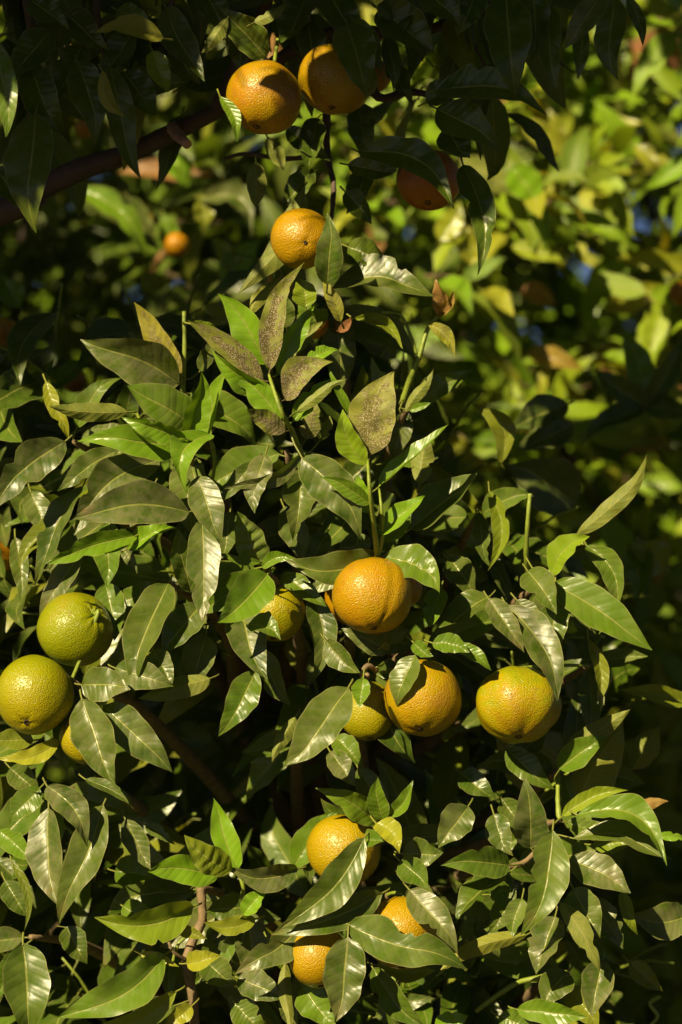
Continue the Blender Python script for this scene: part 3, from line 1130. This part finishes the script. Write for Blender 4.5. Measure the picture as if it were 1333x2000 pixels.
def twig_stuff(name, tw, mat, parent, sides=4):
    VV, FF = [], []
    loc = parent.location
    for path, r0, r1 in tw:
        V, F = tube(path, r0, r1, sides)
        o = len(VV)
        VV += [v - loc for v in V]
        FF += [tuple(i + o for i in f) for f in F]
    me = mesh_from(name, VV, FF, mat)
    o = bpy.data.objects.new(name, me)
    COL.objects.link(o)
    o.parent = parent
    o['kind'] = 'stuff'


fr = random.Random(21)
items, tw = [], []
tries = 0
while len(items) < 2600 and tries < 6000:
    tries += 1
    x, y = fr.uniform(-450, 1400), fr.uniform(480, 2400)
    if not inside(x, y, OUT):
        continue
    dep = 0.25 + abs(fr.gauss(0, 0.2)) - (0.08 if fr.random() < 0.25 else 0)
    if dep > 0.75:
        continue
    if any(((x - hx) / rx) ** 2 + ((y - hy) / ry) ** 2 < 1.3 and dep < dm for hx, hy, rx, ry, dm in HOLES):
        continue
    o = P(x, y, dep)
    c = Vector((0, 0.5, o.z - 0.25))
    d = (o - c).normalized()
    d = (d * 0.7 + Vector((fr.uniform(-.6, .6), fr.uniform(-.5, .2), fr.uniform(-.2, .7)))).normalized()
    spray(o, d, fr.randint(5, 8), 0.055, 0.125, 0.8, fr, items, tw, len(VAR))
keep = []
for k, m in items:
    tip = m @ Vector((0, 1, 0))
    b = m.translation
    if min(tip.y, b.y) < 0.11:
        dy = 0.11 - min(tip.y, b.y)
        m = Matrix.Translation((0, dy, 0)) @ m
    px = to_px(m @ Vector((0, .5, 0)))
    if not inside(px[0], px[1], OUT) or not inside(*to_px(m @ Vector((0, 1, 0))), OUT):
        continue
    if (px[0] - 146) ** 2 + (px[1] - 744) ** 2 < 70 ** 2 and m.translation.y < 0.66:
        continue
    keep.append((k, m, px))
inf = [q for q in keep if -30 < q[2][0] < 1360 and 500 < q[2][1] < 2030]
inf.sort(key=lambda q: q[1].translation.y)
nsep = max(0, 300 - len(hm))
sepset = set(id(q) for q in inf[:nsep])
for q in inf[:nsep]:
    leaf_obj(ME_VAR[q[0]], q[1], MAIN)
leaf_stuff('foliage', [(q[0], q[1]) for q in keep if id(q) not in sepset], VAR, MAIN)
twig_stuff('fine_twigs', tw, M_GREEN, MAIN)

# ------------------------------------------------------------------ crown of the shaded tree: over and left of the view, shaped to shade some places and let sun reach others
LIT = [(517, 185, 165), (645, 160, 140), (590, 470, 190), (255, 65, 85), (10, 160, 75), (1145, 40, 75), (330, 140, 40), (225, 190, 34), (690, 110, 36),
       (520, 340, 40), (445, 230, 34)]


def shade_ok(p, depth_y=0.0, main_ok=True):
    """where this leaf's shadow lands on the plane through the fruit"""
    t = (depth_y - p.y) / (-SUN.y)
    if t < 0:
        return True
    q = p - SUN * t
    x, y = to_px((q.x, depth_y, q.z))
    if -350 < x < 1700 and y > 380 + (0 if x < 700 else 40):
        return False
    return not any((x - a) ** 2 + (y - b) ** 2 < r * r for a, b, r in LIT)


def behind_ok(p, r):
    for d in (0.9, 1.3, 1.8, 2.4):
        t = (d - p.y) / (-SUN.y)
        q = p - SUN * t
        x, y = to_px((q.x, d, q.z))
        if 640 < x < 1450 and 160 < y < 760:
            return False
        if 80 < x <= 640 and 290 < y < 570:
            return False
        if -100 < x <= 640 and -150 < y < 900 and r.random() > 0.6:
            return False
    return True


items, tw = [], []
orr = random.Random(5)
for _ in range(330):
    o = Vector((orr.uniform(-1.35, 0.45), orr.uniform(-0.75, -0.15), orr.uniform(1.95, 2.75)))
    d = Vector((orr.uniform(-.7, .7), orr.uniform(-.8, .2), orr.uniform(-.4, .6))).normalized()
    spray(o, d, orr.randint(6, 9), 0.07, 0.11, 0.8, orr, items, tw, len(VAR))
for _ in range(150):
    o = Vector((orr.gauss(-1.25, .35), orr.gauss(.35, .4), orr.uniform(1.75, 3.0)))
    d = Vector((orr.uniform(-.7, .7), orr.uniform(-.8, .4), orr.uniform(-.4, .6))).normalized()
    spray(o, d, orr.randint(6, 9), 0.07, 0.11, 0.8, orr, items, tw, len(VAR))
for _ in range(620):     # unseen crown top, added above the view to hold off sky light
    o = Vector((orr.uniform(-1.7, 1.6), orr.uniform(-1.5, 1.3), orr.uniform(2.3, 3.4)))
    d = Vector((orr.uniform(-.7, .7), orr.uniform(-.8, .4), orr.uniform(-.4, .6))).normalized()
    spray(o, d, orr.randint(6, 9), 0.08, 0.13, 0.8, orr, items, tw, len(VAR))
for _ in range(420):     # unseen boughs added between the sun and places meant to be shaded
    if orr.random() < 0.5:
        T = Vector((orr.uniform(0.0, .95), orr.uniform(.8, 2.0), orr.uniform(.5, 1.3)))
        o = T + SUN * orr.uniform(1.7, 2.6)
    else:
        T = P(orr.uniform(-50, 420), orr.uniform(-60, 420), orr.uniform(-.05, .15)) if orr.random() < .55 else P(orr.uniform(680, 1250), orr.uniform(-60, 330), orr.uniform(-.1, .1))
        o = T + SUN * orr.uniform(.5, 1.3)
    if o.z < 1.95:
        continue
    d = Vector((orr.uniform(-.7, .7), orr.uniform(-.8, .4), orr.uniform(-.4, .6))).normalized()
    spray(o, d, orr.randint(6, 9), 0.08, 0.13, 0.8, orr, items, tw, len(VAR))
n_crown = len(items)
for _ in range(34):      # behind the dark leaves that hang into view
    x, y = orr.uniform(-60, 1000), orr.uniform(-260, 120)
    if x > 380:
        y = orr.uniform(-260, 10)
    o = P(x, y, orr.uniform(0.02, 0.3))
    d = Vector((orr.uniform(-.7, .7), orr.uniform(-.6, .2), orr.uniform(-.7, .3))).normalized()
    spray(o, d, orr.randint(5, 7), 0.07, 0.11, 0.8, orr, items, tw, len(VAR))
sep, rest = [], []
for i, (k, m) in enumerate(items):
    c = m @ Vector((0, .5, 0))
    px = to_px(c)
    if i < n_crown:
        if not shade_ok(c) or not behind_ok(c, orr):
            continue
        if any(-60 < to_px(m @ Vector((0, t, 0)))[0] < 1400 and to_px(m @ Vector((0, t, 0)))[1] > -40 for t in (0, .5, 1)):
            continue
        rest.append((k, m))
    else:
        if any((px[0] - a) ** 2 + (px[1] - b) ** 2 < (r + 60) ** 2 for a, b, r in ((517, 190, 75), (655, 155, 72))) and c.y < 0.1:
            continue
        (sep if -20 < px[0] < 1350 and px[1] > -20 else rest).append((k, m))
for k, m in sep[:240]:
    leaf_obj(ME_VAR[k], m, OVER)
leaf_stuff('foliage', rest + sep[240:], VCO, OVER)
twig_stuff('fine_twigs', [t for t in tw if to_px(t[0][0])[1] < -60 or to_px(t[0][0])[0] < -80], M_BARK, OVER)

# ------------------------------------------------------------------ trees behind
def bg_tree(root, boxes, n, seed, limbs, variants, meshes, nsep, lmin=0.085, lmax=0.14, dry=0.03):
    r = random.Random(seed)
    its, tws = [], []
    x, y = root.location.x, root.location.y
    wood(root, 'trunk', [(x, y, -0.03), (x + .03, y, .4), (x, y, .8)], 0.07, 0.045, M_BARK, sides=10, n=5)
    for q in limbs:
        h = Vector((x, y, r.uniform(.6, .8)))
        q = Vector(q)
        wood(root, 'branch', [h, h.lerp(q, .45) + Vector((r.uniform(-.08, .08), 0, .12)), q], 0.024, 0.006, M_BARK, sides=7, n=6)
    for (x0, x1, y0, y1, z0, z1, wgt) in boxes:
        for _ in range(int(n * wgt)):
            o = Vector((r.uniform(x0, x1), r.uniform(y0, y1), r.uniform(z0, z1)))
            d = Vector((r.uniform(-.8, .8), r.uniform(-.9, .2), r.uniform(-.3, .9))).normalized()
            spray(o, d, r.randint(6, 9), lmin, lmax, 0.8, r, its, tws, len(variants), face=Vector((-0.35 + r.uniform(-.5, .5), -0.7 + r.uniform(-.5, .5), 0.7 + r.uniform(-.5, .5))))
    vis, rest = [], []
    for k, m in its:
        px = to_px(m @ Vector((0, .5, 0)))
        seen = -20 < px[0] < 1353 and -20 < px[1] < 2020 and not inside(px[0], px[1], OUT)
        (vis if seen else rest).append((k, m))
    vis.sort(key=lambda q: q[1].translation.y)
    for k, m in vis[:nsep]:
        me = meshes[k] if r.random() > dry else ME_DRY[r.randrange(4)]
        leaf_obj(me, m, root)
    leaf_stuff('foliage', rest + vis[nsep:], variants, root)
    twig_stuff('fine_twigs', tws, M_TWIG, root, 3)


bg_tree(BGL, [(-1.5, 0.15, 1.15, 2.7, 0.35, 2.9, 1.0)], 900, 31,
        [(-1.2, 1.7, 1.6), (-.6, 1.5, 1.8), (-.2, 1.8, 1.5), (-.5, 2.2, 2.3), (-1.0, 2.6, 1.9), (-.3, 1.7, 1.0)], VAR, ME_VAR, 250)
bg_tree(BGR, [(0.0, 1.5, 0.9, 2.5, 0.3, 2.0, 1.0), (-.1, .8, 1.6, 2.6, 2.0, 2.6, .16)], 1080, 32,
        [(.3, 1.6, 1.5), (.6, 1.4, 1.7), (.9, 1.5, 1.4), (1.2, 2.0, 1.9), (.5, 2.3, 2.0), (.2, 1.8, 1.1)], VBG, ME_VBG, 260, lmin=.06, lmax=.115, dry=0.06)
bg_tree(BGF, [(-2.0, 1.3, 3.6, 5.2, 0.2, 3.1, 1.0)], 1000, 33,
        [(-1.4, 4.2, 1.6), (-.6, 4.0, 1.9), (.6, 4.0, 1.8), (1.3, 4.4, 1.5), (.2, 4.8, 2.2)], VFAR, ME_FAR, 120, lmin=.15, lmax=.23)


# ------------------------------------------------------------------ fruit
def fruit_mesh(seed, crease=0.0, sx=1.0, sz=0.95, nu=56, nv=36, rib=0.0):
    rr = random.Random(seed)
    ph = [rr.random() * 6.28 for _ in range(6)]
    V, F = [], []
    for i in range(1, nv):
        th = math.pi * i / nv
        for j in range(nu):
            f = 2 * math.pi * j / nu
            r = 1.0
            r += 0.014 * math.sin(2 * f + ph[0]) * math.sin(th) + 0.010 * math.sin(3 * f + ph[1]) * math.sin(th) ** 2
            r += 0.011 * math.sin(5 * f + ph[2]) * math.sin(2 * th + ph[3]) + 0.010 * math.sin(4 * th + ph[4] + f) + 0.012 * math.sin(th + ph[3]) * math.cos(f + ph[1])
            r -= 0.07 * math.exp(-(th / 0.20) ** 2) + 0.05 * math.exp(-((math.pi - th) / 0.15) ** 2)
            r += 0.018 * math.exp(-(th / 0.5) ** 2) * math.cos(9 * f + ph[5])
            r += rib * math.cos(7 * f + 0.8 * math.sin(2 * f)) * math.sin(th) ** .7
            if crease:
                dd = (f - 1.5 * math.pi - crease)
                dd = (dd + math.pi) % (2 * math.pi) - math.pi
                r -= 0.045 * math.exp(-(dd / 0.06) ** 2) - 0.012 * math.exp(-(dd / 0.25) ** 2) * math.sin(th) ** .5 * (1 if th < 1.5 else max(0, 1 - (th - 1.5) / .7))
            V.append((r * math.sin(th) * math.cos(f) * sx, r * math.sin(th) * math.sin(f) * sx, r * math.cos(th) * sz))
    top, bot = len(V), len(V) + 1
    V.append((0, 0, 0.93 * sz)); V.append((0, 0, -0.95 * sz))
    for i in range(nv - 2):
        for j in range(nu):
            j2 = (j + 1) % nu
            F.append((i * nu + j, (i + 1) * nu + j, (i + 1) * nu + j2, i * nu + j2))
    for j in range(nu):
        j2 = (j + 1) % nu
        F.append((top, j, j2))
        F.append((bot, (nv - 2) * nu + j2, (nv - 2) * nu + j))
    return V, F


def fruit(x, y, rpx, dep, ripe, grad, mott, label, end=(0, 0.8), crease=0, sx=1.0, sz=0.96, stem_to=None, nodes=None, cat='orange', group=None, detail=True, away=False, scar=1.0, rib=0.0):
    c = P(x, y, dep / 100)
    R = rpx * PXM * (D0 + dep / 100) / D0
    ex, ey = end                                    # where the blossom end points, in fruit radii right / down
    ey2 = max(0.0, 1 - ex * ex - ey * ey)
    ax = -Vector((ex, (1 if away else -1) * math.sqrt(ey2), -ey)).normalized()      # stem direction
    q = Vector((0, 0, 1)).rotation_difference(ax).to_matrix().to_4x4()
    seed = int(x * 7 + y)
    big = rpx > 40
    V, F = fruit_mesh(seed, crease, sx, sz, *( (56, 36) if big else (28, 18)), rib=rib)
    root = empty('orange', c, label, cat, group)
    root.rotation_euler = q.to_euler()
    col = (ripe, grad, mott, 1)
    me = mesh_from('peel', [tuple(k * R for k in v) for v in V], F, M_FRUIT)
    o = bpy.data.objects.new('peel', me)
    COL.objects.link(o)
    o.parent = root
    o.color = col
    if not detail:
        return root
    # calyx: a small five-lobed star with the stalk above it
    rr = random.Random(seed)
    cv = [(0, 0, 0.945 * sz * R + .0012)]
    for k in range(20):
        w = 2 * math.pi * k / 20
        rad = (0.0058 if k % 4 == 0 else 0.0046 if k % 2 else 0.0036) * rr.uniform(.9, 1.15)
        cv.append((rad * math.cos(w), rad * math.sin(w), 0.943 * sz * R + 0.0016 * (rad / .005) ** 2))
    cv2 = [(a, b, z - 0.0016) for a, b, z in cv]
    fs = [(0, 1 + k, 1 + (k + 1) % 20) for k in range(20)] + [(21, 22 + (k + 1) % 20, 22 + k) for k in range(20)]
    fs += [(1 + k, 22 + k, 22 + (k + 1) % 20, 1 + (k + 1) % 20) for k in range(20)]
    ca = bpy.data.objects.new('calyx', mesh_from('calyx', cv + cv2, fs, M_GREEN, smooth=False))
    COL.objects.link(ca)
    ca.parent = root
    # stalk up to the nearest twig
    topw = c + ax * (0.94 * sz * R)
    tgt = None
    if nodes:
        tgt = min(nodes, key=lambda p: (p - topw).length + (0.2 if (p - c).length < R * 1.05 else 0))
        if (tgt - topw).length > 0.10:
            tgt = None
    if tgt is None:
        tgt = topw + ax * 0.02 + Vector((0, 0.015, 0.015))
    inv = q.inverted()
    loc = [inv @ (p - c) for p in (topw, topw + ax * 0.006, topw.lerp(tgt, .6) + ax * 0.004, tgt)]
    Vt, Ft = tube(smooth_path(loc, 4), 0.0019, 0.0017, 7, 0.2, seed)
    st = bpy.data.objects.new('stem', mesh_from('stem', Vt, Ft, M_GREEN))
    COL.objects.link(st)
    st.parent = root
    # blossom-end scar
    sv = [(0, 0, -0.955 * sz * R)]
    for ring, (rad, dz) in enumerate(((.0014, -.0002), (.0030, .0004), (.0042, .0016))):
        for k in range(12):
            w = 2 * math.pi * k / 12
            r2 = rad * scar * rr.uniform(.75, 1.25)
            sv.append((r2 * math.cos(w), r2 * math.sin(w), -0.951 * sz * R - (0.0012 if ring == 1 else 0) + dz * (1 if ring == 2 else 0)))
    sf = [(0, 1 + (k + 1) % 12, 1 + k) for k in range(12)]
    for ring in range(2):
        for k in range(12):
            k2 = (k + 1) % 12
            sf.append((1 + ring * 12 + k, 1 + ring * 12 + k2, 13 + ring * 12 + k2, 13 + ring * 12 + k))
    sc = bpy.data.objects.new('blossom_scar', mesh_from('blossom_scar', sv, sf, M_SCAR))
    COL.objects.link(sc)
    sc.parent = root
    return root


N, NO = NODES, ONODES
fruit(728, 1163, 78, -2.0, .74, .10, .42, 'deep orange fruit with a vertical crease under two drooping leaves', (.02, .86), .55, nodes=N, sz=.96)
fruit(540, 1195, 60, 3.0, .36, .05, .35, 'small greenish yellow orange half hidden by pointed leaves beside the creased fruit', (-.1, .9), nodes=N, sx=.94)
fruit(718, 1388, 58, 4.5, .36, .05, .2, 'small lemon-yellow orange tucked against a bigger orange fruit', (.1, .9), nodes=N, sx=.94, sz=1.02)
fruit(826, 1363, 77, 0.5, .60, .12, .55, 'golden orange fruit with a dark blossom scar touching a small yellow one', (-.1, .82), nodes=N)
fruit(1011, 1377, 84, 1.0, .40, .18, 1.0, 'squat mottled yellow and orange fruit with brown blemishes under a dusty leaf', (0.0, .85), nodes=N, sz=.86, rib=.024)
fruit(147, 1230, 74, 3.5, .15, -.04, .12, 'green unripe orange resting on top of another greenish fruit', (-.62, .44), nodes=N, sz=.97, away=True)
fruit(68, 1357, 76, -0.5, .24, .30, .12, 'green orange turning yellow below with a brown scar facing out', (-.12, .66), nodes=N, sz=1.02)
fruit(174, 1440, 56, 0.5, .40, .05, .2, 'yellow-green orange mostly hidden behind two long hanging leaves', (0, .9), nodes=N)
fruit(672, 1660, 72, 1.5, .54, .05, .15, 'smooth yellow orange peeping out above a long folded leaf', (-.2, .85), nodes=N)
fruit(622, 1868, 60, -3.0, .66, .15, .2, 'bright orange-yellow fruit half covered by a broad glossy vertical leaf', (.1, .9), nodes=N, sz=1.02)
fruit(785, 1822, 74, -2.0, .68, .05, .15, 'golden orange fruit crossed by a large glossy horizontal leaf', (0, .9), nodes=N)
fruit(777, 1142, 50, 9.0, .78, .05, .3, 'dim orange fruit behind the creased one', (0, .9), nodes=N)
fruit(690, 1168, 56, 8.0, .78, .05, .3, 'orange fruit showing a thin sliver between dark leaves and the creased one', (0, .9), nodes=N)
fruit(590, 467, 60, 0.0, .74, .05, .10, 'smooth bright orange fruit with a tiny star-shaped end between two upright leaves', (.12, .20), nodes=NO, sz=1.0, scar=.5)
fruit(517, 191, 74, -4.0, .74, .10, .60, 'brownish speckled orange fruit hanging at the end of the thick brown limb', (-.22, .88), nodes=NO)
fruit(655, 154, 72, -1.0, .66, .15, .60, 'yellow speckled orange fruit with a folded leaf lying across it', (-.1, .9), nodes=NO)
fruit(732, 148, 34, 14.0, .78, .05, .4, 'small dim orange fruit peeping out behind the leaf-covered one', (0, .9), nodes=NO)
fruit(838, 352, 62, 3.0, .98, .05, .2, 'reddish orange fruit in deep shade under a black leaf', (-.05, .82), nodes=NO)
fruit(548, 552, 26, 9.0, .74, .05, .1, 'little patch of orange fruit below the star-ended one', (0, .9), nodes=NO, detail=False)
fruit(610, 632, 32, 9.0, .95, .05, .1, 'reddish orange fruit glimpsed through the topmost upright leaves', (0, .9), nodes=N, detail=False)
for x, y, r, dep, lb in [
        (146, 744, 22, 60, 'small blurred orange fruit glowing beside a dusty olive leaf'),
        (286, 432, 15, 98, 'tiny blurred orange fruit next to a larger blurred one under the limb'),
        (346, 478, 22, 96, 'blurred orange fruit under the thick brown limb'),
        (166, 250, 17, 98, 'tiny blurred orange fruit seen above the thick brown limb'),
        (6, 650, 26, 70, 'blurred orange fruit in dark leaves above the small glowing one'),
        (-4, 1092, 30, 20, 'dim orange fruit in shade above the pair of green fruit'),
        (1332, 572, 22, 80, 'blurred orange fruit in the bright yellow-green foliage')]:
    fruit(x, y, r * 1.15, dep, .86, .05, .1, lb, (0, .9), detail=False)
